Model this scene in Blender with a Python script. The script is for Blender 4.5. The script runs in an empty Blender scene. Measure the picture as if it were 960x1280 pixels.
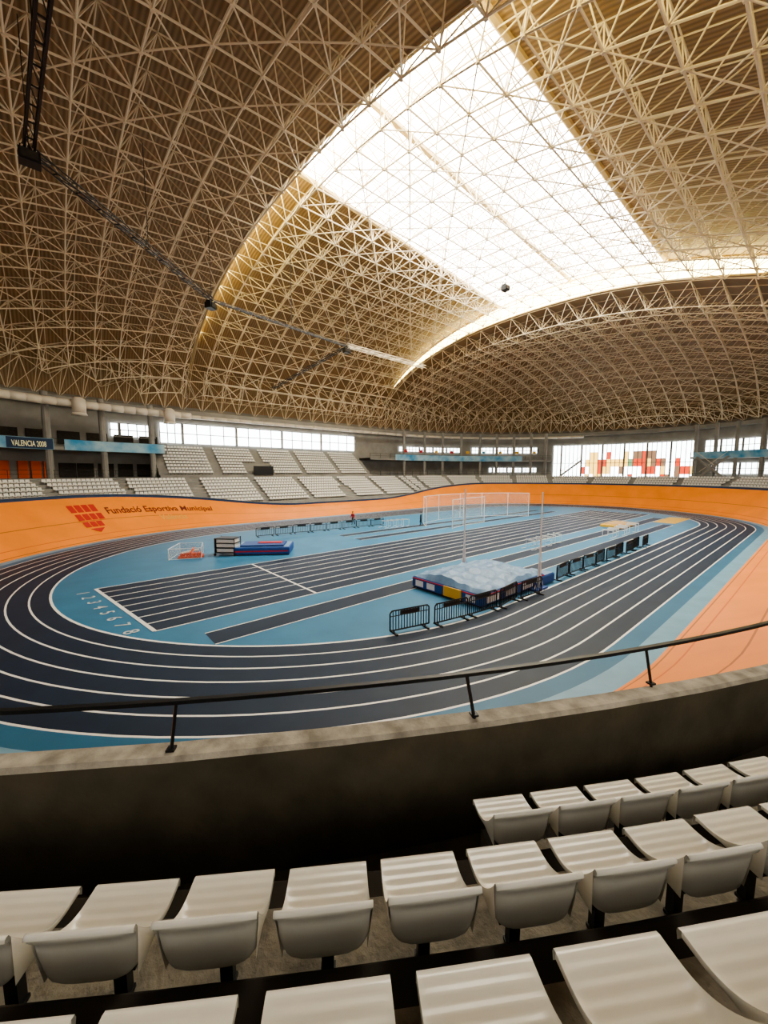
import bpy, math, random
from mathutils import Vector, Matrix
random.seed(3)
sc=bpy.context.scene
PI=math.pi
def rad(a): return a*PI/180
# ------------------------------------------------------------ materials
def mat(name,col,rough=.6,spec=.3,noise=0,nscale=3,bump=0,bscale=20,metal=0,emit=None,estr=0,dark=None):
    m=bpy.data.materials.new(name); m.use_nodes=True
    nt=m.node_tree; b=nt.nodes['Principled BSDF']
    b.inputs['Base Color'].default_value=(*col,1); b.inputs['Roughness'].default_value=rough
    b.inputs['Metallic'].default_value=metal
    b.inputs['Specular IOR Level'].default_value=spec
    if noise or bump:
        tc=nt.nodes.new('ShaderNodeTexCoord')
    if noise:
        n=nt.nodes.new('ShaderNodeTexNoise'); n.inputs['Scale'].default_value=nscale; n.inputs['Detail'].default_value=6
        r=nt.nodes.new('ShaderNodeValToRGB')
        d=dark if dark else tuple(c*(1-noise) for c in col)
        r.color_ramp.elements[0].color=(*d,1); r.color_ramp.elements[0].position=.3
        r.color_ramp.elements[1].color=(*[min(1,c*(1+noise*.4)) for c in col],1); r.color_ramp.elements[1].position=.7
        nt.links.new(tc.outputs['Object'],n.inputs['Vector']); nt.links.new(n.outputs['Fac'],r.inputs['Fac'])
        nt.links.new(r.outputs['Color'],b.inputs['Base Color'])
    if bump:
        n2=nt.nodes.new('ShaderNodeTexNoise'); n2.inputs['Scale'].default_value=bscale; n2.inputs['Detail'].default_value=4
        bp=nt.nodes.new('ShaderNodeBump'); bp.inputs['Strength'].default_value=bump; bp.inputs['Distance'].default_value=.02
        nt.links.new(tc.outputs['Object'],n2.inputs['Vector']); nt.links.new(n2.outputs['Fac'],bp.inputs['Height'])
        nt.links.new(bp.outputs['Normal'],b.inputs['Normal'])
    if emit:
        b.inputs['Emission Color'].default_value=(*emit,1); b.inputs['Emission Strength'].default_value=estr
    return m
M={}
M['infield']=mat('infield_blue',(.048,.20,.345),.5,.35,.12,.6)
M['lane']=mat('lane_slate',(.018,.034,.064),.55,.28,.15,.8)
M['white']=mat('line_white',(.85,.85,.80),.5)
M['number']=mat('number_paint_worn',(.62,.66,.66),.6,.2,.2,3)
M['apron']=mat('apron_blue',(.038,.16,.28),.5,.3,.1,.6)
M['azure']=mat('azure_band',(.20,.38,.51),.5,.3,.12,.8)
M['orange']=mat('track_orange',(.94,.29,.035),.5,.3,.10,.35)
M['orline']=mat('track_line_brown',(.50,.15,.04),.6)
M['redline']=mat('track_line_red',(.72,.17,.04),.6)
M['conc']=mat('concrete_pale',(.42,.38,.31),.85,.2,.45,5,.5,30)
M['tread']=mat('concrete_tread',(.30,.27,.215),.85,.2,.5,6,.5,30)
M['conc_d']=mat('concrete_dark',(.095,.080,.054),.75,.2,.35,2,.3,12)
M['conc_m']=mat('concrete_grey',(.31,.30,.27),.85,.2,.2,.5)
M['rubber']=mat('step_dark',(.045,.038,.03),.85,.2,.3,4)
M['navy']=mat('parapet_navy',(.02,.045,.10),.6)
M['seat']=mat('seat_plastic',(.80,.77,.68),.22,.5,.06,3)
M['seatfar']=mat('seat_plastic_far',(.76,.74,.68),.5)
M['black']=mat('black_metal',(.012,.012,.013),.45,.4)
M['steel']=mat('cream_steel',(.74,.635,.455),.5,.3)
M['beam']=mat('cream_beam',(.58,.45,.23),.6)
M['duct']=mat('duct_cream',(.72,.66,.54),.5)
M['glow']=mat('skylight_polycarbonate',(.8,.8,.8),.5,.2,emit=(1,.98,.93),estr=14)
M['glowy']=mat('clerestory_polycarbonate',(.8,.8,.6),.5,.2,emit=(1,.84,.34),estr=18)
M['win']=mat('window_daylight',(.8,.8,.8),.3,.2,emit=(.92,.97,1),estr=7)
M['doorred']=mat('door_orange_red',(.66,.10,.02),.5)
M['banner']=mat('banner_blue',(.04,.23,.42),.6,.2,.6,.5,dark=(.45,.62,.66))
M['bannerw']=mat('banner_text_white',(.9,.9,.6),.6)
M['red']=mat('emblem_red',(.55,.04,.03),.6)
M['textdk']=mat('text_maroon',(.16,.03,.025),.6)
M['texty']=mat('text_ochre',(.75,.42,.10),.6)
M['matblue']=mat('mat_blue',(.03,.09,.30),.5,.3,.15,2)
M['mattop']=mat('mat_cover',(.17,.30,.47),.45,.4,.2,1.2,.5,3)
M['matred']=mat('mat_red',(.5,.03,.04),.5)
M['yellow']=mat('mat_yellow',(.70,.42,.06),.6)
M['polewhite']=mat('pole_white',(.8,.8,.8),.3)
M['skin']=mat('skin',(.5,.3,.2),.6)
M['cloth']=mat('cloth_dark',(.02,.025,.04),.8)
M['clothr']=mat('cloth_red',(.5,.04,.04),.8)
M['wood']=mat('wood',(.5,.33,.16),.6)
M['g_red']=mat('window_film_red',(.6,.06,.04),.4,emit=(.9,.10,.04),estr=1.6)
M['g_yel']=mat('window_film_yellow',(.7,.5,.06),.4,emit=(1,.62,.14),estr=3)
M['g_grn']=mat('window_film_green',(.10,.35,.12),.4,emit=(.25,.5,.25),estr=1.4)
M['g_brn']=mat('window_film_brown',(.3,.15,.08),.4,emit=(.5,.3,.18),estr=1)
def deckmat():
    m=bpy.data.materials.new('corrugated_decking'); m.use_nodes=True; nt=m.node_tree; b=nt.nodes['Principled BSDF']
    tc=nt.nodes.new('ShaderNodeTexCoord')
    w=nt.nodes.new('ShaderNodeTexWave'); w.wave_type='BANDS'; w.bands_direction='X'; w.inputs['Scale'].default_value=.9
    nt.links.new(tc.outputs['Object'],w.inputs['Vector'])
    r=nt.nodes.new('ShaderNodeValToRGB'); r.color_ramp.elements[0].color=(.20,.128,.055,1); r.color_ramp.elements[1].color=(.31,.205,.095,1)
    nt.links.new(w.outputs['Fac'],r.inputs['Fac']); nt.links.new(r.outputs['Color'],b.inputs['Base Color'])
    bp=nt.nodes.new('ShaderNodeBump'); bp.inputs['Distance'].default_value=.06; bp.inputs['Strength'].default_value=.4
    nt.links.new(w.outputs['Fac'],bp.inputs['Height']); nt.links.new(bp.outputs['Normal'],b.inputs['Normal'])
    b.inputs['Roughness'].default_value=.55
    return m
M['deck']=deckmat()
# ------------------------------------------------------------ mesh builder
class MB:
    def __init__(s): s.v=[]; s.f=[]; s.mi=[]; s.mats=[]
    def m(s,k):
        if k not in s.mats: s.mats.append(k)
        return s.mats.index(k)
    def quad(s,pts,k):
        i=len(s.v); s.v+= [tuple(p) for p in pts]; s.f.append(tuple(range(i,i+len(pts)))); s.mi.append(s.m(k))
    def box(s,c,d,k,rot=0,T=None):
        i=len(s.v); cx,cy,cz=c; a,b,h=d[0]/2,d[1]/2,d[2]/2
        cr,sr=math.cos(rot),math.sin(rot)
        for dz in(-h,h):
            for x,y in((-a,-b),(a,-b),(a,b),(-a,b)):
                p=(cx+x*cr-y*sr,cy+x*sr+y*cr,cz+dz)
                if T: p=tuple(T@Vector(p))
                s.v.append(p)
        q=s.m(k)
        for f in((3,2,1,0),(4,5,6,7),(0,1,5,4),(1,2,6,5),(2,3,7,6),(3,0,4,7)):
            s.f.append(tuple(i+j for j in f)); s.mi.append(q)
    def tube(s,p,q,r,k,n=5,cap=False,r2=None):
        p=Vector(p);q=Vector(q);d=q-p
        if d.length<1e-5:return
        d.normalize(); a=d.orthogonal().normalized(); b=d.cross(a); i=len(s.v)
        if r2 is None:r2=r
        for P,rr in((p,r),(q,r2)):
            for j in range(n):
                an=2*PI*j/n; s.v.append(tuple(P+(a*math.cos(an)+b*math.sin(an))*rr))
        m=s.m(k)
        for j in range(n):
            s.f.append((i+j,i+(j+1)%n,i+n+(j+1)%n,i+n+j)); s.mi.append(m)
        if cap:
            s.f.append(tuple(i+j for j in reversed(range(n)))); s.mi.append(m)
            s.f.append(tuple(i+n+j for j in range(n))); s.mi.append(m)
    def poly(s,pts,r,k,n=6,closed=False):
        for a,b in zip(pts,pts[1:]+([pts[0]] if closed else [])): s.tube(a,b,r,k,n,True)
    def grid(s,rows,k,kf=None):
        i=len(s.v); nr=len(rows); nc=len(rows[0])
        for r in rows: s.v+=[tuple(p) for p in r]
        for a in range(nr-1):
            for b in range(nc-1):
                kk=kf(a,b) if kf else k
                if kk is None: continue
                s.f.append((i+a*nc+b,i+a*nc+b+1,i+(a+1)*nc+b+1,i+(a+1)*nc+b)); s.mi.append(s.m(kk))
    def obj(s,name,smooth=False,parent=None,loc=None,rot=None):
        me=bpy.data.meshes.new(name); me.from_pydata(s.v,[],s.f)
        for k in s.mats: me.materials.append(M[k])
        me.polygons.foreach_set('material_index',s.mi)
        if smooth: me.polygons.foreach_set('use_smooth',[True]*len(me.polygons))
        me.update()
        o=bpy.data.objects.new(name,me); sc.collection.objects.link(o)
        if parent:o.parent=parent
        if loc:o.location=loc
        if rot is not None:o.rotation_euler=(0,0,rot)
        return o
def inst(o,name,loc,rot=0):
    n=bpy.data.objects.new(name,o.data); sc.collection.objects.link(n); n.location=loc; n.rotation_euler=(0,0,rot); return n
# ------------------------------------------------------------ oval path
HS=23.0
def loop(nb=64,ns=24):
    L=[]
    for i in range(nb): a=-PI/2+PI*i/nb; L.append((HS,math.cos(a),math.sin(a)))
    for i in range(ns): L.append((HS-2*HS*i/ns,0,1))
    for i in range(nb): a=PI/2+PI*i/nb; L.append((-HS,math.cos(a),math.sin(a)))
    for i in range(ns): L.append((-HS+2*HS*i/ns,0,-1))
    return L
LP=loop()
def sst(a,b,x):
    x=max(0,min(1,(x-a)/(b-a))); return x*x*(3-2*x)
def bankH(b):
    x=abs(b[0]+24*b[1]); return 1.95+(4.56-1.95)*sst(8,36,x)
def P(b,R,z): return (b[0]+R*b[1],R*b[2],z)
def strips(name,radii,zf,mats,L=LP,closed=True):
    mb=MB(); LL=L+[L[0]] if closed else L
    rows=[[P(b,R,zf(b,R)) for R in radii] for b in LL]
    mb.grid(rows,None,lambda a,c:mats[c]); return mb.obj(name)
RI=17.3; lw=.9
rs=[0,RI]; ms=['infield']
for i in range(7):
    rs.append(rs[-1]+.12 if i==0 else rs[-1]+.085); ms.append('white')
    if i<6: rs.append(RI+(i+1)*lw); ms.append('lane')
rs+=[23.5,24.3]; ms+=['apron','azure']
strips('floor',rs,lambda b,R:0,ms)
# banking
ws=[0,.03,.045,.15,.165,.48,.495,1.0]; mm=['orange','orline','orange','redline','orange','orline','orange']
def bz(b,w): return (bankH(b)-.33)*(w*.85+.15*w*w)
mb=MB(); rows=[[P(b,24.3+4.93*w,bz(b,w)) for w in ws] for b in LP+[LP[0]]]
mb.grid(rows,None,lambda a,c:mm[c]); mb.obj('velodrome_banked_track',True)
# parapet
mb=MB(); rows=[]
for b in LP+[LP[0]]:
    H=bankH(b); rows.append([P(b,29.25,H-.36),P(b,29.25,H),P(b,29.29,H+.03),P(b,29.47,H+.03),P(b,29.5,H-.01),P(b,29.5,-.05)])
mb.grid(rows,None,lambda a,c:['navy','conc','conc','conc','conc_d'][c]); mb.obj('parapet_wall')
# railing near bend
mb=MB()
def nb(aDeg,R,z): a=rad(aDeg); return (-23+R*math.cos(a),R*math.sin(a),z)
A=[205+i*1.2 for i in range(60)]
rows=[]
for a in A:
    rows.append([nb(a,29.34,5.00),nb(a,29.34,5.035),nb(a,29.39,5.035),nb(a,29.39,5.00),nb(a,29.34,5.00)])
mb.grid(rows,'black')
for a in (210,215.2,220.5,225.7,231,236.2,241.65,246.0,251.5,256.5,261.5,266.5):
    mb.tube(nb(a,29.40,4.56),nb(a+(.1 if a<240 else -.15),29.365,5.01),.017,'black',4,True)
    mb.box(nb(a,29.39,4.60),(.07,.07,.02),'black',rad(a))
mb.obj('handrail')
# sprint lanes etc
def flat(mb,x0,x1,y0,y1,z,k): mb.quad([(x0,y0,z),(x1,y0,z),(x1,y1,z),(x0,y1,z)],k)
mb=MB()
y1,y0=.4,-9.0; xs1=35
def xst(y): return -38.3+ (y1-y)/(y1-y0)*1.4
mb.quad([(xst(y0),y0,.008),(xs1,y0,.008),(xs1,y1,.008),(xst(y1),y1,.008)],'lane')
for i in range(9):
    y=y1+(y0-y1)*i/8; flat(mb,xst(y),xs1,y-.045,y+.045,.016,'white')
mb.quad([(xst(y0)-.09,y0,.02),(xst(y0)+.09,y0,.02),(xst(y1)+.09,y1,.02),(xst(y1)-.09,y1,.02)],'white')
for x in(-28.7,22.4,31.3): flat(mb,x-.07,x+.07,y0,y1,.02,'white')
mb.obj('sprint_lanes')
mb=MB()
flat(mb,-35.3,30,-12.1,-10.7,.008,'lane')
for y in(-12.1,-10.7): flat(mb,-35.3,30,y-.035,y+.035,.016,'white')
flat(mb,-16.6,22,-15.0,-13.8,.008,'lane')
for y in(-15.0,-13.8): flat(mb,-16.6,22,y-.03,y+.03,.016,'white')
for ya in(3.2,6.2):
    flat(mb,-16,28,ya,ya+1.22,.008,'lane')
    for y in(ya,ya+1.22): flat(mb,-16,28,y-.03,y+.03,.016,'white')
flat(mb,24,33,-14.8,-12.2,.01,'yellow')
mb.obj('jump_runways')
# text helper
def textmesh(s,size,off):
    cu=bpy.data.curves.new('t','FONT'); cu.body=s; cu.size=size; cu.offset=off*size
    o=bpy.data.objects.new('t',cu); sc.collection.objects.link(o)
    dg=bpy.context.evaluated_depsgraph_get(); me=bpy.data.meshes.new_from_object(o.evaluated_get(dg))
    bpy.data.objects.remove(o); return me
def mapped_text(name,s,size,fn,k,off=.012):
    me=textmesh(s,size,off)
    for v in me.vertices: v.co=fn(v.co.x,v.co.y)
    me.materials.clear(); me.materials.append(M[k])
    o=bpy.data.objects.new(name,me); sc.collection.objects.link(o); return o
par=bpy.data.objects.new('lane_numbers',None); sc.collection.objects.link(par)
for i in range(8):
    yc=y1+(y0-y1)*(i+.5)/8
    o=mapped_text('number_%d'%(i+1),str(i+1),.9,lambda x,y,yc=yc:(xst(yc)-1.0+y*.95, yc+.24-x, .02),'number',.01); o.parent=par
# bank text
def bankpt(l,w,off=.05):
    if l<0: a=PI/2-l/27; b=(-HS,math.cos(a),math.sin(a))
    else: b=(-HS+l,0,1)
    R=24.3+4.93*w; p=Vector(P(b,R,bz(b,w))); n=Vector((-b[1]*.6,-b[2]*.6,.8)); return tuple(p+n*off)
par=bpy.data.objects.new('banking_lettering',None); sc.collection.objects.link(par)
a=mapped_text('line_one','Fundació Esportiva Municipal',1.0,lambda x,y:bankpt(-12.6+x*1.06,.60+y*.22),'textdk',.02); a.parent=par
a=mapped_text('line_two','València',.95,lambda x,y:bankpt(-7.2+x*1.05,.34+y*.23),'texty'); a.parent=par
mb=MB()
for i in range(4):
    for j,(w0,w1) in enumerate(((.68,.84),(.5,.64),(.34,.46))):
        l0=-16.0+i*.70+j*.10
        if i==3 and j==2: continue
        mb.quad([bankpt(l0,w0),bankpt(l0+.58,w0),bankpt(l0+.58,w1),bankpt(l0,w1)],'red')
mb.quad([bankpt(-15.6,.30),bankpt(-14.8,.20),bankpt(-14.0,.30)],'red')
mb.obj('banking_emblem')
# ------------------------------------------------------------ roof
HW,EL,ZS,HV=46.,50.,17.5,18.7
SN,SF=-21.,22.
TC=6.
def A_(t):
    x=(t-TC)/(HW-TC) if t>TC else (TC-t)/(HW+TC)
    e=.95-.40*sst(-20,16,t)
    return max(0,1-x*x)**e
def gap(t,s=1): return (2.6 if s>0 else 1.8)*max(0,1-(t/43)**2)
def V(t): return ZS+HV*A_(t)
def D(s,t):
    sp=(s-SF)/EL if s>0 else (SN-s)/EL
    sp=max(0,sp); q=1-(t/HW)**2
    if q<=1e-6: return ZS
    B=max(0,1-sp*sp/q)**.55
    return ZS+(HV*A_(t)-gap(t,s))*B
def roofz(s,t): return V(t) if SN<=s<=SF else D(s,t)
NI=20
sl=[SN+(SF-SN)*i/NI for i in range(NI+1)]
def k0(s): return -12.9+.7*(s-SN)/(SF-SN)
def k1(s): return 8.0+4.2*(s-SN)/(SF-SN)
mb=MB()
rows=[]
for s in sl:
    a,b=k0(s),k1(s)
    t=[-HW+(a+HW)*(1-math.cos(rad(90*i/14))) for i in range(14)]+[a+(b-a)*i/12 for i in range(12)]+[b+(HW-b)*math.sin(rad(90*i/16)) for i in range(17)]
    rows.append([(s,x,V(x)) for x in t])
mb.grid(rows,None,lambda a,b: None if 14<=b<26 else 'deck')
for sg in(-1,1):
    rr=[]; S=SF if sg>0 else SN
    for i in range(29):
        rho=math.sin(PI/2*i/28)
        rr.append([(S+sg*EL*rho*math.cos(a),HW*rho*math.sin(a),D(S+sg*EL*rho*math.cos(a),HW*rho*math.sin(a))) for a in [rad(-90+180*j/56) for j in range(57)]])
    mb.grid(rr,'deck')
mb.obj('ceiling',True)
mb=MB(); mb.grid([[(s,t,V(t)+.05) for t in [k0(s)+(k1(s)-k0(s))*i/12 for i in range(13)]] for s in sl],'glow'); mb.obj('skylight_glazing')
mb=MB()
for s in(SN,SF):
    tt=[-43+2*i for i in range(44)]
    mb.grid([[(s,t,D(s,t)) for t in tt],[(s,t,V(t)) for t in tt]],'glowy')
mb.obj('clerestory_glazing')
mb=MB()
def kl(s,f): t=k0(s)+(k1(s)-k0(s))*f; return (s,t,V(t)-.1)
for f,r in((0,.28),(.5,.30),(1,.28)): mb.tube(kl(SN,f),kl(SF,f),r,'beam',6)
for i in range(41):
    s=SN+(SF-SN)*i/40
    for j in range(12): mb.tube(kl(s,j/12),kl(s,(j+1)/12),.03 if i%4 else .06,'beam',4)
for k in range(12): mb.tube(kl(SN,(k+.5)/12),kl(SF,(k+.5)/12),.035,'beam',4)
for s in(SN,SF):
    tt=[-45+1.5*i for i in range(61)]
    for a,b in zip(tt,tt[1:]):
        mb.tube((s,a,V(a)-.1),(s,b,V(b)-.1),.12,'beam',6)
        mb.tube((s,a,D(s,a)-.1),(s,b,D(s,b)-.1),.12,'beam',6)
        if gap(a)>.3: mb.tube((s-.05,a,V(a)),(s-.05,a,D(s,a)),.05,'beam',4)
mb.obj('skylight_frame')
# space frame
def uniform(f,a,b,n):
    N=600; xs=[a+(b-a)*i/N for i in range(N+1)]; L=[0]
    for i in range(N): L.append(L[-1]+math.hypot(xs[i+1]-xs[i],f(xs[i+1])-f(xs[i])))
    out=[];j=0
    for k in range(n+1):
        T=L[-1]*k/n
        while j<N and L[j+1]<T-1e-9: j+=1
        j=min(j,N-1); u=(T-L[j])/(L[j+1]-L[j]); out.append(xs[j]+(xs[j+1]-xs[j])*u)
    return out
def node(s,t,dep):
    e=.05; f=(lambda s,t:V(t)) if SN<=s<=SF else D
    z=f(s,t); dzs=(f(s+e,t)-f(s-e,t))/(2*e); dzt=(f(s,t+e)-f(s,t-e))/(2*e)
    n=Vector((-dzs,-dzt,1)); n.normalize(); return Vector((s,t,z))-n*dep
NT=32
tg=uniform(V,-45.6,45.6,NT)
mb=MB()
def frame(sg,inside):
    tm=[(a+b)/2 for a,b in zip(tg,tg[1:])]; sm=[(a+b)/2 for a,b in zip(sg,sg[1:])]
    top={};bot={}
    for i,s in enumerate(sg):
        for j,t in enumerate(tg):
            if inside(s,t): top[i,j]=node(s,t,.3)
    for i,s in enumerate(sm):
        for j,t in enumerate(tm):
            if inside(s,t): bot[i,j]=node(s,t,2.9)
    for d,r,dg in((top,.048,((1,0),(0,1))),(bot,.07,((1,0),(0,1),(1,1),(1,-1)))):
        for (i,j),p in d.items():
            for a,b in dg:
                if b==-1 and (i+j)%2: continue
                if a and b==1 and (i+j)%2==0: continue
                q=(i+a,j+b)
                if q in d: mb.tube(p,d[q],r if not(a and b) else .05,'steel',5)
    for (i,j),p in bot.items():
        for q in((i,j),(i+1,j),(i,j+1),(i+1,j+1)):
            if q in top: mb.tube(p,top[q],.05,'steel',4)
        mb.tube(p-Vector((0,0,.12)),p+Vector((0,0,.12)),.12,'steel',5,True)
frame([SN+.2+(SF-SN-.4)*i/14 for i in range(15)],lambda s,t:abs(t)<45.7)
def ins(s,t):
    sp=(s-SF)/EL if s>0 else (SN-s)/EL
    return sp*sp+(t/HW)**2<.985
frame(uniform(lambda s:D(s,0),SF+.3,SF+EL-.2,18),ins)
frame(uniform(lambda s:D(s,0),SN-EL+.2,SN-.3,18),ins)
S0=22.
def per(f,d,z):
    if f<=90: cx=S0;a=rad(f)
    elif f<91: cx=S0-2*S0*(f-90);a=PI/2
    else: cx=-S0;a=rad(f-1)
    return (cx+(EL-d)*math.cos(a),(HW-d)*math.sin(a),z)
fr=[-88+3.2*i for i in range(56)]; fr=[f for f in fr if f<90]+[90+i/14 for i in range(14)]+[91+3.2*i for i in range(30)]
def rn(f,d,dz):
    p=per(f,d,0); z=roofz(p[0],p[1]); return (p[0],p[1],max(16.8,z-dz))
for f,g in zip(fr,fr[1:]):
    a,a2=per(f,.9,17.3),per(g,.9,17.3); b,b2=rn(f,3.4,.5),rn(g,3.4,.5); c,c2=rn(f,4.5,3.6),rn(g,4.5,3.6)
    for p,q in((a,a2),(a,b),(a,c),(b,b2),(c,c2),(a,c2),(c,a2),(b,c),(a,b2),(c,b2)): mb.tube(p,q,.05,'steel',4)
mb.obj('roof_space_frame')
# ------------------------------------------------------------ perimeter
def frange(a,b,step=2.):
    out=[]
    def seg(lo,hi,n): return [lo+(hi-lo)*i/n for i in range(n)]
    if a<90: e=min(b,90); out+=seg(a,e,max(1,int((e-a)/step)))
    if b>90 and a<91: lo=max(a,90);hi=min(b,91); out+=seg(lo,hi,max(1,int((hi-lo)*20)))
    if b>91: lo=max(a,91); out+=seg(lo,b,max(1,int((b-lo)/step)))
    return out+[b]
def psweep(mb,a,b,prof,k,closed=True):
    pr=prof+[prof[0]] if closed else prof
    rows=[[per(f,d,z) for d,z in pr] for f in frange(a,b)]
    mb.grid(rows,k if isinstance(k,str) else None,None if isinstance(k,str) else (lambda x,y:k[y]))
def pbox(mb,f,d,z,dims,k):
    p=per(f,d,z); q=per(f+.02 if not(90<=f<91) else f+.005,d,z); r=math.atan2(q[1]-p[1],q[0]-p[0]); mb.box(p,dims,k,r)
mb=MB(); psweep(mb,-75,165,[(0,-.1),(0,18.3)],'conc_m',False)
psweep(mb,-75,165,[(0,18.2),(1.6,17.4),(1.6,16.6),(0,16.6)],'conc_m'); mb.obj('wall_perimeter')
mb=MB(); rows=[[P(b,29.5,-.03),P(b,33,-.03),(b[0]*3+60*b[1],60*b[2],-.03)] for b in LP+[LP[0]]]; mb.grid(rows,'conc_m'); mb.obj('floor_concourse')
def lowtier():
    L=[]
    for i in range(49): a=rad(-70+160*i/48); L.append((HS,math.cos(a),math.sin(a)))
    for i in range(1,24): L.append((HS-2*HS*i/24,0,1))
    for i in range(41): a=rad(90+95*i/40); L.append((-HS,math.cos(a),math.sin(a)))
    return L
LT=lowtier()
NR=8; TR=.85; RS=.45; Z0=2.35; R0=30.6
prof=[(30.2,0),(30.2,Z0)]
for k in range(NR):
    r=R0+TR*k; z=Z0+RS*k
    prof+=[(r,z),(r+TR,z),(r+TR,z+RS)]
zt=Z0+RS*NR
prof+=[(39.1,zt)]
mb=MB(); mb.grid([[P(b,R,z) for R,z in prof] for b in LT],'conc_m')
mb.obj('grandstand_lower_terrace')
def farseat(mb,p,nx,ny):
    tx,ty=-ny,nx
    def q(a,b,z): return (p[0]+tx*a+nx*b,p[1]+ty*a+ny*b,p[2]+z)
    w=.22
    mb.quad([q(-w,0,.38),q(w,0,.38),q(w,.40,.34),q(-w,.40,.34)],'seatfar')
    mb.quad([q(-w,0,.38),q(w,0,.38),q(w,.02,.28),q(-w,.02,.28)],'seatfar')
    mb.quad([q(-w,.40,.34),q(w,.40,.34),q(w*.9,.46,.66),q(-w*.9,.46,.66)],'seatfar')
    mb.quad([q(-.03,.1,.34),q(.03,.1,.34),q(.03,.1,0),q(-.03,.1,0)],'black')
mb=MB()
for k in range(NR):
    R=R0+TR*k+.28; z=Z0+RS*k
    def put(b): 
        p=P(b,R,z); farseat(mb,p,b[1],b[2])
    n=int(2*HS/.52)
    for i in range(n):
        s=-HS+.52*(i+.5)
        if (s+HS)%8.6<1.2 : continue
        if 2.0<s<4.4 and k<4: continue
        put((s,0,1))
    for cx,a0,a1 in((HS,-70,90),(-HS,90,185)):
        da=.52/R*180/PI; m=int((a1-a0)/da)
        for i in range(m):
            a=a0+da*(i+.5)
            if (a-a0)%14<2.0: continue
            put((cx,math.cos(rad(a)),math.sin(rad(a))))
mb.obj('grandstand_lower_seats')
mb=MB(); ms_=MB()
UR=9;ur=.52;ut=.66
pf=[(39.2,5.95),(39.2,6.6)]
for k in range(UR): pf+=[(39.4+ut*k,6.6+ur*k),(39.4+ut*(k+1),6.6+ur*k),(39.4+ut*(k+1),6.6+ur*(k+1))]
pf+=[(45.95,6.6+ur*UR)]
xa,xb=-27,15
mb.grid([[(s,t,z) for t,z in pf] for s in(xa,xb)],'conc_m')
for s in(xa,xb): mb.quad([(s,t,z) for t,z in pf]+[(s,45.95,5.9)],'conc_m')
mb.obj('grandstand_upper_terrace')
for k in range(UR):
    i=0
    while xa+.5+.52*i<xb-.3:
        s=xa+.5+.52*i;i+=1
        if (s-xa)%8.2<1.3: continue
        if -13<s<-8 and k<4: continue
        farseat(ms_,(s,39.4+ut*k+.15,6.6+ur*k),0,1)
ms_.obj('grandstand_upper_seats')
mb=MB()
mb.box((-10.5,39.1,7.3),(3.6,.3,1.6),'black'); mb.obj('vomitory_opening')
mb=MB(); mw=MB()
f0,f1=90+(22-15)/44,91+3
def strip_windows(fa,fb,z0,z1,d=.15,every=4,pick=None):
    fs=frange(fa,fb,1.2); zm=(z0+z1)/2; zs=[z0,zm,z1] if not pick else [z0+(z1-z0)*i/5 for i in range(6)]
    mw.grid([[per(f,d,z) for z in zs] for f in fs],None,(lambda a,b:'win') if not pick else (lambda a,b:pick(fs[a],b)))
    for i,f in enumerate(fs):
        a=per(f,d+.1,z0);b=per(f,d+.1,z1); mb.tube(a,b,.26 if i%every==0 else .09,'conc_m',4)
    for z in (z0,zm,z1):
        for u,v in zip(fs,fs[1:]): mb.tube(per(u,d+.1,z),per(v,d+.1,z),.09,'conc_m',4)
last=['win']*6
def pick(f,b):
    if f>20 or b==4: return 'win'
    if random.random()<.25: return last[b]
    r=random.random()
    if b in(0,3): k='g_brn' if r<.15 else ('g_yel' if r<.28 else 'g_red' if r<.34 else 'win')
    else: k='g_red' if r<.26 else 'g_yel' if r<.46 else 'g_grn' if r<.52 else 'g_brn' if r<.60 else 'win'
    last[b]=k; return k
strip_windows(f0,91+4,11.9,15.3)
strip_windows(96,103,12.5,14.6)
strip_windows(-10,29,4.6,14.2,every=5,pick=pick)
strip_windows(-30,-12,11.4,14.0)
strip_windows(-30,-14,6.6,9.0)
strip_windows(60,82,12.4,13.6)
strip_windows(34,56,12.2,13.8)
strip_windows(34,50,7.0,8.2)
mw.obj('window_1'); mb.obj('trim_window_mullions')
mb=MB(); bn=MB()
def gallery(fa,fb,zs,w=5):
    for z in zs:
        psweep(mb,fa,fb,[(0.05,z),(w,z),(w,z-.4),(0.05,z-.4)],'conc_m')
        fs=frange(fa,fb,3)
        for f in fs: mb.tube(per(f,w-.05,z),per(f,w-.05,z+1.05),.03,'black',4)
        for u,v in zip(fs,fs[1:]):
            for h in(.55,1.05): mb.tube(per(u,w-.05,z+h),per(v,w-.05,z+h),.03,'black',4)
gallery(95.5,165,(6.2,10.3)); gallery(30,90.14,(6.2,10.3)); gallery(-70,-11,(6.2,10.3))
for f in (98,106,114,123): 
    p=per(f,4.6,0); mb.tube((p[0],p[1],5.5),(p[0],p[1],17.2),.42,'conc_m',10)
for f in (32,37,43,49,55,62,69,76,84,-12,-17,-22,-28):
    p=per(f,4.6,0); mb.tube((p[0],p[1],5.5),(p[0],p[1],17.2),.35,'conc_m',10)
mb.obj('gallery_concrete_structure')
for fa,fb,z in((96,112,10.0),(113.5,140,10.0),(40,88,10.0),(-30,-12,10.0)):
    psweep(bn,fa,fb,[(5.12,z-.1),(5.12,z+1.3),(5.1,z+1.3),(5.1,z-.1)],'banner')
bn.obj('balcony_banner')
mb=MB()
for i,f in enumerate((112,113.6,115.2,117.5,119,121,125)):
    pbox(mb,f,.2,7.35,(1.1,.2,2.3),'doorred')
for f in (98,101,104,107,109.5): pbox(mb,f,.2,7.3,(2,.15,2.0),'rubber')
for f in (97,101,105,109,113,117,121): pbox(mb,f,.2,11.9,(2.6,.15,1.8),'rubber')
for f in (112,118,124): pbox(mb,f,.12,12.0,(.7,.2,1.9),'doorred')
mb.obj('door_1')
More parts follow.
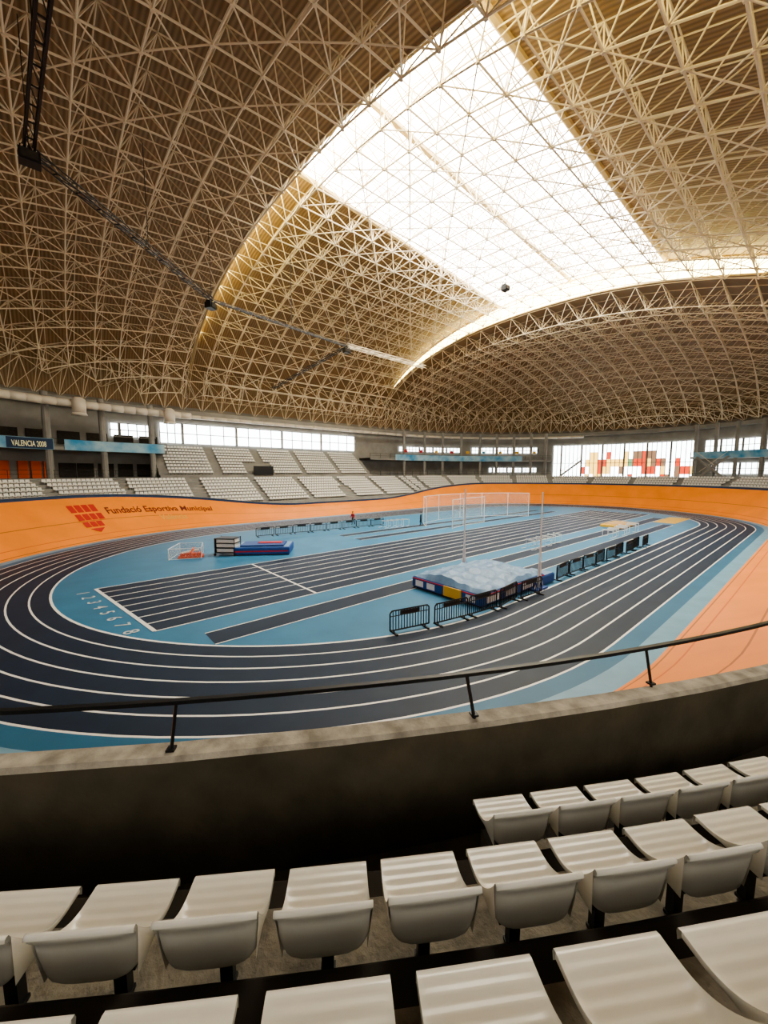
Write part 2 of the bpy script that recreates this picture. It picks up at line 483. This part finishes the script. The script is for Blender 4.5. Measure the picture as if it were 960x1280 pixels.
mb=MB(); psweep(mb,113.6,119.6,[(5.16,9.95),(5.16,11.25)],'navy',False); mb.obj('banner_backing')
o=mapped_text('banner_lettering','VALENCIA 2008',1.0,lambda x,y:per(119.0-x*.64,5.25,10.2+y*.95),'bannerw',.02)
mb=MB()
for f in range(36,88,6): pbox(mb,f,5.3,12.2,(.9,.03,.7),random.choice(['matred','yellow','banner']))
mb.obj('hanging_flags')
mb=MB()
for f,dirn in((27,1),(-14,1),(-20,-1)):
    p0=Vector(per(f,5.6,6.0)); p1=Vector(per(f-7*dirn,5.6,10.2)); 
    mb.tube(p0,p1,.3,'conc_m',4,True)
    mb.tube(p0+Vector((0,0,1.1)),p1+Vector((0,0,1.1)),.06,'steel',4)
mb.obj('gallery_staircase')
mb=MB()
fs=frange(91.2,150,2); pts=[per(f,6.4,15.9) for f in fs]; mb.poly(pts,.5,'duct',12)
for f in(95.5,110.5):
    p=Vector(per(f,7.0,15.4)); mb.tube(p+Vector((0,0,1.0)),p-Vector((0,0,.7)),.75,'duct',14,True); mb.tube(p+Vector((0,0,1.0)),p+Vector((0,0,1.3)),.75,'duct',14,True,r2=.4)
    mb.tube(p-Vector((0,0,.7)),p-Vector((0,0,1.0)),.75,'duct',14,True,r2=.88)
fs=frange(20,91,4); mb.poly([per(f,3.2,16.2) for f in fs],.3,'duct',8)
mb.obj('ventilation_duct',True)
mb=MB(); rows=[]  # unseen wall behind the camera, added to cut low light on seat backs
for i in range(40):
    f=165+i*(120/39); a=rad(f-1)
    rows.append([(-22+(EL)*math.cos(a),HW*math.sin(a),z) for z in(-.1,6,12.5)])
for s in (-5,10,25): rows.append([(s,-46,z) for z in(-.1,6,12.5)])
mb.grid(rows,'conc_m'); mb.obj('wall_rear_light_block')
# gantry
mb=MB()
def lerp(a,b,n): a=Vector(a);b=Vector(b); return [a+(b-a)*i/n for i in range(n+1)]
def truss(gp,k,w=.35,h=.5,r=.05):
    for a,b in zip(gp,gp[1:]):
        d=(b-a).normalized(); n=Vector((-d.y,d.x,0))*w
        for sg in(1,-1):
            for z in(0,h): mb.tube(a+n*sg+Vector((0,0,z)),b+n*sg+Vector((0,0,z)),r,k,4)
            mb.tube(a+n*sg,b+n*sg+Vector((0,0,h)),.03,k,4)
        mb.tube(a+n,a-n,.04,k,4); mb.tube(a+n,b-n,.03,k,4)
truss(lerp((-38.4,-16,24),(-39.6,1.4,24),14),'black',.20,.35,.07)
truss(lerp((-39.6,1.4,24),(-26.5,13.8,24),12),'black',.20,.3,.045)
truss(lerp((-26.5,13.8,24),(-8,16.5,24),12),'black',.12,.2,.03)
truss(lerp((-8,16.5,24),(-8,40,22),9),'black',.2,.3,.04)
truss(lerp((-8,16.5,24),(8,17,24),6),'steel',.3,.4,.04)
for x,y in((-39.3,-7),(-39.6,1.4),(-33,7.6),(-26.5,13.8),(-17,15.1),(-8,16.5)): mb.tube((x,y,24),(x,y,roofz(x,y)-2.4),.03,'black',4)
mb.obj('lighting_gantry')
mb=MB(); mb.box((0,0,0),(.9,.7,.55),'black'); mb.box((0,-.4,.0),(.7,.1,.4),'rubber'); mb.box((0,0,.4),(.12,.12,.4),'black'); mb.box((.35,0,.3),(.06,.5,.3),'black'); mb.box((-.35,0,.3),(.06,.5,.3),'black')
sp=mb.obj('loudspeaker',loc=(-39.6,1.2,23.6))
inst(sp,'loudspeaker.001',(-26.6,13.8,23.5),.6); inst(sp,'loudspeaker.002',(-8,16.6,23.5),0); inst(sp,'loudspeaker.003',(5,.5,30),0)
mb=MB(); mb.tube((5,.5,30.2),(5,.5,V(.5)-2.5),.03,'black',4); mb.obj('loudspeaker_cable')
# ------------------------------------------------------------ near stand
CX,CY=-15.8,6.7
def nc(aDeg,R,z): a=rad(aDeg); return (CX+R*math.cos(a),CY+R*math.sin(a),z)
def step(mb,a0,a1,r0,r1,zt,zb):
    n=max(2,int(a1-a0)); A=[a0+(a1-a0)*i/n for i in range(n+1)]
    rows=[[nc(a,r0,zb),nc(a,r0,zt-.02),nc(a,r0+.02,zt),nc(a,r0+.17,zt),nc(a,r1,zt),nc(a,r1,zb)] for a in A]
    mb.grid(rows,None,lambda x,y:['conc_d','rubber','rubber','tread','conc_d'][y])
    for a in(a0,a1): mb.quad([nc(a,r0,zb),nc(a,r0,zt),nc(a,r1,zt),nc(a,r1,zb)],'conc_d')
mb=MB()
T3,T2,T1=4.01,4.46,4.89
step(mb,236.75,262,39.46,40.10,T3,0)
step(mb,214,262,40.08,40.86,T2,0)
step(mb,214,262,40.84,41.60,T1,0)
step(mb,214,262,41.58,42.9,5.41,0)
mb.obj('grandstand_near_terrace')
mb=MB(); A=[205+i*1.5 for i in range(47)]
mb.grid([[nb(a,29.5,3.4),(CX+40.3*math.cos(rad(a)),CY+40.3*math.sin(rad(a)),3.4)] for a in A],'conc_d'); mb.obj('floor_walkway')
cen=[(.006,-.05),(.0,-.02),(.004,-.004),(.02,.002)]
for i in range(1,25): 
    f=i/24; cen.append((.02+.29*f,.002-.014*f+(.0035 if i%4 in(0,1) else 0)*(1 if i<23 else 0)))
for i in range(1,7):
    a=rad(76*i/6); cen.append((.31+.06*math.sin(a),-.012+.06*(1-math.cos(a))))
for i in range(1,7):
    f=i/6; cen.append((.370+.050*f,.034+.232*f))
cen+=[(.424,.274),(.434,.277),(.442,.270),(.443,.258)]
NCEN=len(cen)
edge=[]
for j,(y,z) in enumerate(cen):
    if j<=3: edge.append((y,z))
    elif j<NCEN-4:
        f=(j-3)/(NCEN-4-3); yy=.02+.385*f**.9; zz=.002+.245*max(0,(f-.15)/.85)**2.1
        edge.append((yy,zz))
    else: edge.append((y-.018,z-.022))
W0,W1=.204,.010
def seatmesh(mb,T):
    us=[-1,-.975,-.94,-.88,-.78,-.6,-.35,-.12,.12,.35,.6,.78,.88,.94,.975,1]
    rows=[]
    for j in range(NCEN):
        f=min(1,cen[j][0]/.42); hw=W0+W1*f; row=[]
        for u in us:
            w=abs(u)**11
            y=cen[j][0]*(1-w)+edge[j][0]*w; z=cen[j][1]*(1-w)+edge[j][1]*w
            row.append(T@Vector((u*hw,y,z)))
        rows.append(row)
    mb.grid(rows,'seat')
    rows=[]
    for y,z,k,q in((.443,.258,1.0,0),(.440,.232,1.0,0),(.424,.226,.95,0),(.416,.17,.94,0),(.409,.11,.93,0),(.403,.06,.92,0),(.399,.02,.90,.012),(.396,-.015,.87,.03),(.386,-.034,.80,.04)):
        rows.append([T@Vector((u*(W0+W1)*k,y-abs(u)**9*.018-(abs(u)**4)*.012,z-abs(u)**11*.022*(1 if z>.1 else 0)+abs(u)**6*q)) for u in us])
    mb.grid(rows,'seat')
    for sg in(-1,1):
        a=[];b=[];c=[]
        for j in range(3,NCEN-3,2):
            y,z=edge[j]; f=min(1,y/.42)
            a.append(T@Vector((sg*(W0+W1*f),y,z)))
            b.append(T@Vector((sg*(W0+.003+(W1-.002)*f),y+.003,z-.02 if z>-.02 else z)))
            c.append(T@Vector((sg*(.190),y*.95,-.03)))
        mb.grid([a,b,c],'seat')
ms_=MB(); mf=MB()
def rowseats(Rf,zp,tz,ac,i0,i1):
    d=.49/40.45*180/PI
    for i in range(i0,i1):
        a=ac+d*i; th=rad(a)
        n=Vector((math.cos(th),math.sin(th),0)); x=Vector((-n.y,n.x,0))
        jit=random.uniform(-.006,.006)
        T=Matrix(((x.x,n.x,0,CX+Rf*n.x),(x.y,n.y,0,CY+Rf*n.y),(0,0,1,zp+jit),(0,0,0,1)))
        seatmesh(ms_,T)
        h=zp-tz
        mf.box((0,.20,-.06),(.30,.26,.03),'black',0,T)
        mf.box((0,.18,-(h+.06)/2),(.06,.05,h-.06),'black',0,T)
        mf.box((0,.33,-h+.017),(.075,.36,.02),'black',0,T)
rowseats(41.17,5.31,T1,235.02,-14,30)
rowseats(40.39,4.88,T2,235.66,-16,32)
rowseats(39.60,4.42,T3,236.85,0,32)
ms_.obj('grandstand_near_seats',True)
mf.obj('seat_brackets')
# ------------------------------------------------------------ crowd barriers
def barrier():
    mb=MB(); w=2.0;h=1.03;r=.035
    pts=[(-w/2,0,.15),(-w/2,0,h-.1),(-w/2+.1,0,h),(w/2-.1,0,h),(w/2,0,h-.1),(w/2,0,.15)]
    mb.poly(pts,r,'black',6,True)
    mb.tube((-w/2,0,h-.24),(w/2,0,h-.24),.022,'black')
    for i in range(1,14): x=-w/2+w*i/14; mb.tube((x,0,.15),(x,0,h),.02,'black',4)
    mb.box((0,0,h-.13),(w*.5,.02,.17),'black')
    for x in(-w/2+.2,w/2-.2):
        mb.tube((x,0,.15),(x,0,.03),.03,'black'); mb.box((x,0,.03),(.09,.6,.06),'black')
    return mb
b0=barrier().obj('crowd_barrier',loc=(-28.3,-16.3,0),rot=rad(-14)); n=0
def bar(x,y,r=0):
    global n; n+=1; inst(b0,'crowd_barrier.%03d'%n,(x,y,0),rad(r))
for x,y,r in((-26.15,-16.9,-10),(-24.05,-17.2,-6),(-21.9,-17.3,6),(-19.85,-17.5,-4)): bar(x,y,r)
for i in range(9): bar(-14.7+2.15*i,-16.95+.1*math.sin(i*3),random.uniform(-4,4))
for i in range(8): bar(-22.5+2.1*i,11.9-.22*i,random.uniform(-6,6)-6)
# ------------------------------------------------------------ vault mat
def bevbox(mb,c,d,k,ktop,ch=.08):
    x,y,z=d[0]/2,d[1]/2,d[2]
    def ring(zz,i): return [(c[0]+a*(x-i),c[1]+b*(y-i),c[2]+zz) for a,b in((-1,-1),(1,-1),(1,1),(-1,1))]
    R=[ring(0,0),ring(z-ch,0),ring(z,ch)]
    for a,b in zip(R,R[1:]):
        for j in range(4): mb.quad([a[j],a[(j+1)%4],b[(j+1)%4],b[j]],k)
    mb.quad(R[-1],ktop)
root=bpy.data.objects.new('pole_vault_landing_mat',None); sc.collection.objects.link(root)
mb=MB(); bevbox(mb,(-20.3,-14.3,.1),(6.6,5.0,.62),'matblue','mattop')
mb.box((-20.3,-14.3,.05),(6.5,4.9,.1),'black')
bevbox(mb,(-16.6,-16.1,.05),(1.6,1.6,.55),'matblue','mattop'); bevbox(mb,(-16.6,-12.5,.05),(1.6,1.6,.55),'matblue','mattop')
for s in(-1,1): mb.box((-20.3,-14.3+s*2.52,.62),(6.5,.03,.06),'matred')
mb.box((-23.62,-14.3,.62),(.03,4.9,.06),'matred')
mb.box((-23.66,-14.9,.40),(.08,1.2,.55),'yellow')
for x,y in((-22.6,-16.83),(-20.8,-16.83),(-19,-16.83)): mb.box((x,y,.36),(1.2,.03,.35),'polewhite')
for y in(-16.1,-13.3,-12.4): mb.box((-23.63,y,.36),(.03,.6,.35),'polewhite')
mb.obj('mat_body',parent=root)
mb=MB(); nx,ny=26,20; rows=[]
for i in range(nx+1):
    row=[]
    for j in range(ny+1):
        x=-23.55+6.5*i/nx; y=-16.75+4.9*j/ny; e=min(i,nx-i,j,ny-j)
        ridge=.30*max(0,1-abs((j-ny*.5)/(ny*.5)-.25*math.sin(i*.25)))
        fold=.04*math.sin(i*1.3+j*.5)+.035*math.sin(j*1.7-i*.35)
        z=.74+(.06+ridge*(1 if i<18 else .5)+fold+.03*random.random() if e>0 else 0)
        if e==0: z=.70
        row.append((x,y,z))
    rows.append(row)
mb.grid(rows,'mattop'); mb.obj('mat_rain_cover',False,parent=root)
mb=MB()
mb.box((0,0,.06),(1.3,.5,.12),'matblue'); mb.tube((0,0,.1),(0,0,2.6),.06,'polewhite',10,True); mb.tube((0,0,2.6),(0,0,5.85),.045,'polewhite',8,True)
mb.tube((-.5,0,.12),(0,0,1.3),.02,'polewhite'); mb.tube((.5,0,.12),(0,0,1.3),.02,'polewhite'); mb.box((0,0,1.0),(.14,.14,1.2),'polewhite'); mb.box((0,.15,4.6),(.06,.3,.04),'polewhite')
u=mb.obj('vault_upright',loc=(-18.0,-11.4,0)); inst(u,'vault_upright.001',(-18.2,-17.1,0),PI)
mb=MB(); bevbox(mb,(0,0,.1),(4.6,2.8,.6),'matblue','mattop'); mb.box((0,0,.05),(4.5,2.7,.1),'black'); mb.box((0,-1.42,.35),(4.4,.03,.1),'matred'); mb.box((0,-.2,.78),(3.6,2.0,.14),'matblue'); mb.box((.5,0,.87),(2.0,.8,.06),'matred')
mb.obj('high_jump_mat',loc=(-26.0,4.1,0),rot=rad(-35))
mb=MB()
for x in(-.85,.85):
    for y in(-.6,.6): mb.tube((x,y,.05),(x,y,1.5),.035,'black'); mb.tube((x,y-.04,.1),(x,y+.04,.1),.1,'rubber',10,True)
for z in(.25,.65,1.05,1.45): mb.box((0,0,z),(1.7,1.2,.05),'black')
for z in(.45,.85,1.22): mb.box((0,.02,z),(1.5,1.05,.28),'seatfar')
mb.box((-.88,0,.85),(.04,1.2,1.2),'black')
mb.obj('equipment_cart',loc=(-28.8,5.2,0),rot=rad(-45))
mb=MB()
for i in range(4): mb.box((-.6+.4*i,.1*(i%2),.26),(.34,.6,.2),'doorred')
mb.box((0,0,.08),(1.9,.9,.14),'doorred'); mb.tube((-.7,0,.4),(.6,.1,.6),.09,'seatfar',8,True); mb.tube((0,-.3,.4),(.2,.3,.75),.08,'doorred',8,True)
mb.obj('hurdle_trolley',loc=(-31.5,6.1,0),rot=rad(-20))
def netmat():
    m=bpy.data.materials.new('white_net'); m.use_nodes=True; nt=m.node_tree; b=nt.nodes['Principled BSDF']
    b.inputs['Base Color'].default_value=(.75,.78,.78,1); b.inputs['Alpha'].default_value=.16; return m
M['net']=netmat()
def fence(name,pts,h,closed=False,r=.03):
    mb=MB(); P2=pts+([pts[0]] if closed else [])
    for a,b in zip(P2,P2[1:]):
        mb.quad([(a[0],a[1],.05),(b[0],b[1],.05),(b[0],b[1],h),(a[0],a[1],h)],'net')
        mb.tube((*a,h),(*b,h),r,'polewhite'); mb.tube((*a,.05),(*b,.05),r*.7,'polewhite')
    for a in pts: mb.tube((*a,0),(*a,h),r*1.3,'polewhite',6,True)
    return mb.obj(name)
fence('safety_net_low',[(-33.2,6.0),(-31.8,8.4),(-30.2,7.4),(-31.0,5.0)],.9,True,.02)
fence('throwing_cage_net',[(-4,5.2),(-1.5,8.0),(3,9.2),(8,9.2),(12,8),(15.5,5.5),(17.5,3)],3.7)
fence('throwing_cage_net.001',[(-2.5,2.2),(1,3.2),(6,3.4)],3.6)
mb=MB(); mb.box((0,0,.82),(1.2,.03,.12),'polewhite')
for x in(-.55,.55): mb.tube((x,0,.02),(x,0,.8),.02,'polewhite'); mb.box((x,.3,.03),(.05,.65,.04),'polewhite')
hd=mb.obj('hurdle',loc=(-7,-10.6,.0),rot=rad(80)); k=0
for x,y in((-6,-10.7),(-5,-10.5),(-4,-10.6),(-2.6,-10.4),(-1.6,-10.5),(-7.2,8.5),(-8.0,8.6),(-6.4,8.6),(-5.6,8.4),(-4.7,8.3),(5,-12.9),(6,-13),(7,-12.8),(8.2,-13),(9.2,-12.9),(10.4,-12.8),(12,-13),(13.5,-12.8)):
    k+=1; inst(hd,'hurdle.%03d'%k,(x,y,0),rad(random.uniform(60,110)))
mb=MB(); bevbox(mb,(0,0,0),(5,2.6,.35),'yellow','yellow'); mb.box((0,0,.38),(4.2,1.8,.06),'wood'); mb.obj('take_off_board_mat',loc=(16,-10.4,0.02))
# ------------------------------------------------------------ people
def person(name,loc,rot,top,bend=0):
    root=bpy.data.objects.new(name,None); sc.collection.objects.link(root); root.location=loc; root.rotation_euler=(0,0,rot)
    def skin(nm,vs,es,rs,k,rt=0):
        me=bpy.data.meshes.new(nm); me.from_pydata(vs,es,[]); me.materials.append(M[k]); o=bpy.data.objects.new(nm,me); sc.collection.objects.link(o); o.parent=root
        m=o.modifiers.new('s','SKIN'); 
        for i,r in enumerate(rs): me.skin_vertices[0].data[i].radius=(r,r*.8)
        me.skin_vertices[0].data[rt].use_root=True
        o.modifiers.new('u','SUBSURF').levels=1; return o
    lx=bend
    skin('body',[(0,0,.95),(0,.02,1.15),(0,lx*.5,1.40),(0,lx*.6,1.48),(.20,lx*.5,1.40),(-.20,lx*.5,1.40),(.26,lx*.4-.02,1.12),(-.26,lx*.4,1.12),(.25,.12+lx,.92),(-.25,.14+lx,.9)],
      [(0,1),(1,2),(2,3),(2,4),(2,5),(4,6),(5,7),(6,8),(7,9)],[.15,.15,.17,.07,.08,.08,.055,.055,.04,.04],top)
    skin('legs',[(0,0,.98),(.1,0,.9),(-.1,0,.9),(.12,.10,.50),(-.12,-.04,.50),(.12,.04,.08),(-.12,-.22,.10),(.12,.2,.04),(-.12,-.06,.04)],
      [(0,1),(0,2),(1,3),(2,4),(3,5),(4,6),(5,7),(6,8)],[.14,.10,.10,.07,.07,.045,.045,.04,.04],'cloth')
    skin('head',[(0,lx*.6,1.46),(0,lx*.65,1.56),(0,lx*.7+.01,1.66),(0,lx*.7,1.76)],[(0,1),(1,2),(2,3)],[.055,.08,.105,.07],'skin',1)
    mb=MB()
    for i in range(5):
        r0=.115*math.cos(i*.3);r1=.115*math.cos((i+1)*.3) if i<4 else .01
        mb.tube((0,lx*.7-.02,1.70+.1*math.sin(i*.3)),(0,lx*.7-.02,1.70+.1*math.sin((i+1)*.3)),r0,'black',10,True,r2=r1)
    mb.obj('hair',parent=root)
    for sg in(-1,1):
        for f in range(5):
            mb=MB(); x=sg*.25+(f-2)*.017; y=.13+lx
            mb.tube((x,y,.91),(x,y+.03,.85),.009,'skin',5,True); mb.tube((x,y+.03,.85),(x,y+.035,.81+(.01*abs(f-2))),.008,'skin',5,True,r2=.006); mb.obj('finger',parent=root)
person('person_walking',(-3.2,6.9,0),.8,'cloth'); person('person_walking.001',(-9.5,13.4,0),2,'clothr',.15)
# ------------------------------------------------------------ light
w=bpy.data.worlds.new('World'); sc.world=w; w.use_nodes=True
w.node_tree.nodes['Background'].inputs[0].default_value=(1,.95,.86,1); w.node_tree.nodes['Background'].inputs[1].default_value=3.7
try: sc.view_settings.look='AgX - Medium High Contrast'
except Exception as e: print(e)
# camera
cd=bpy.data.cameras.new('camera'); cd.sensor_fit='VERTICAL'; cd.sensor_height=36; cd.lens=481/1280*36; cd.clip_end=500; cd.clip_start=.05
co=bpy.data.objects.new('camera',cd); sc.collection.objects.link(co); co.location=(-40,-28,7); co.rotation_euler=(rad(90-5.9),0,rad(-41)); sc.camera=co
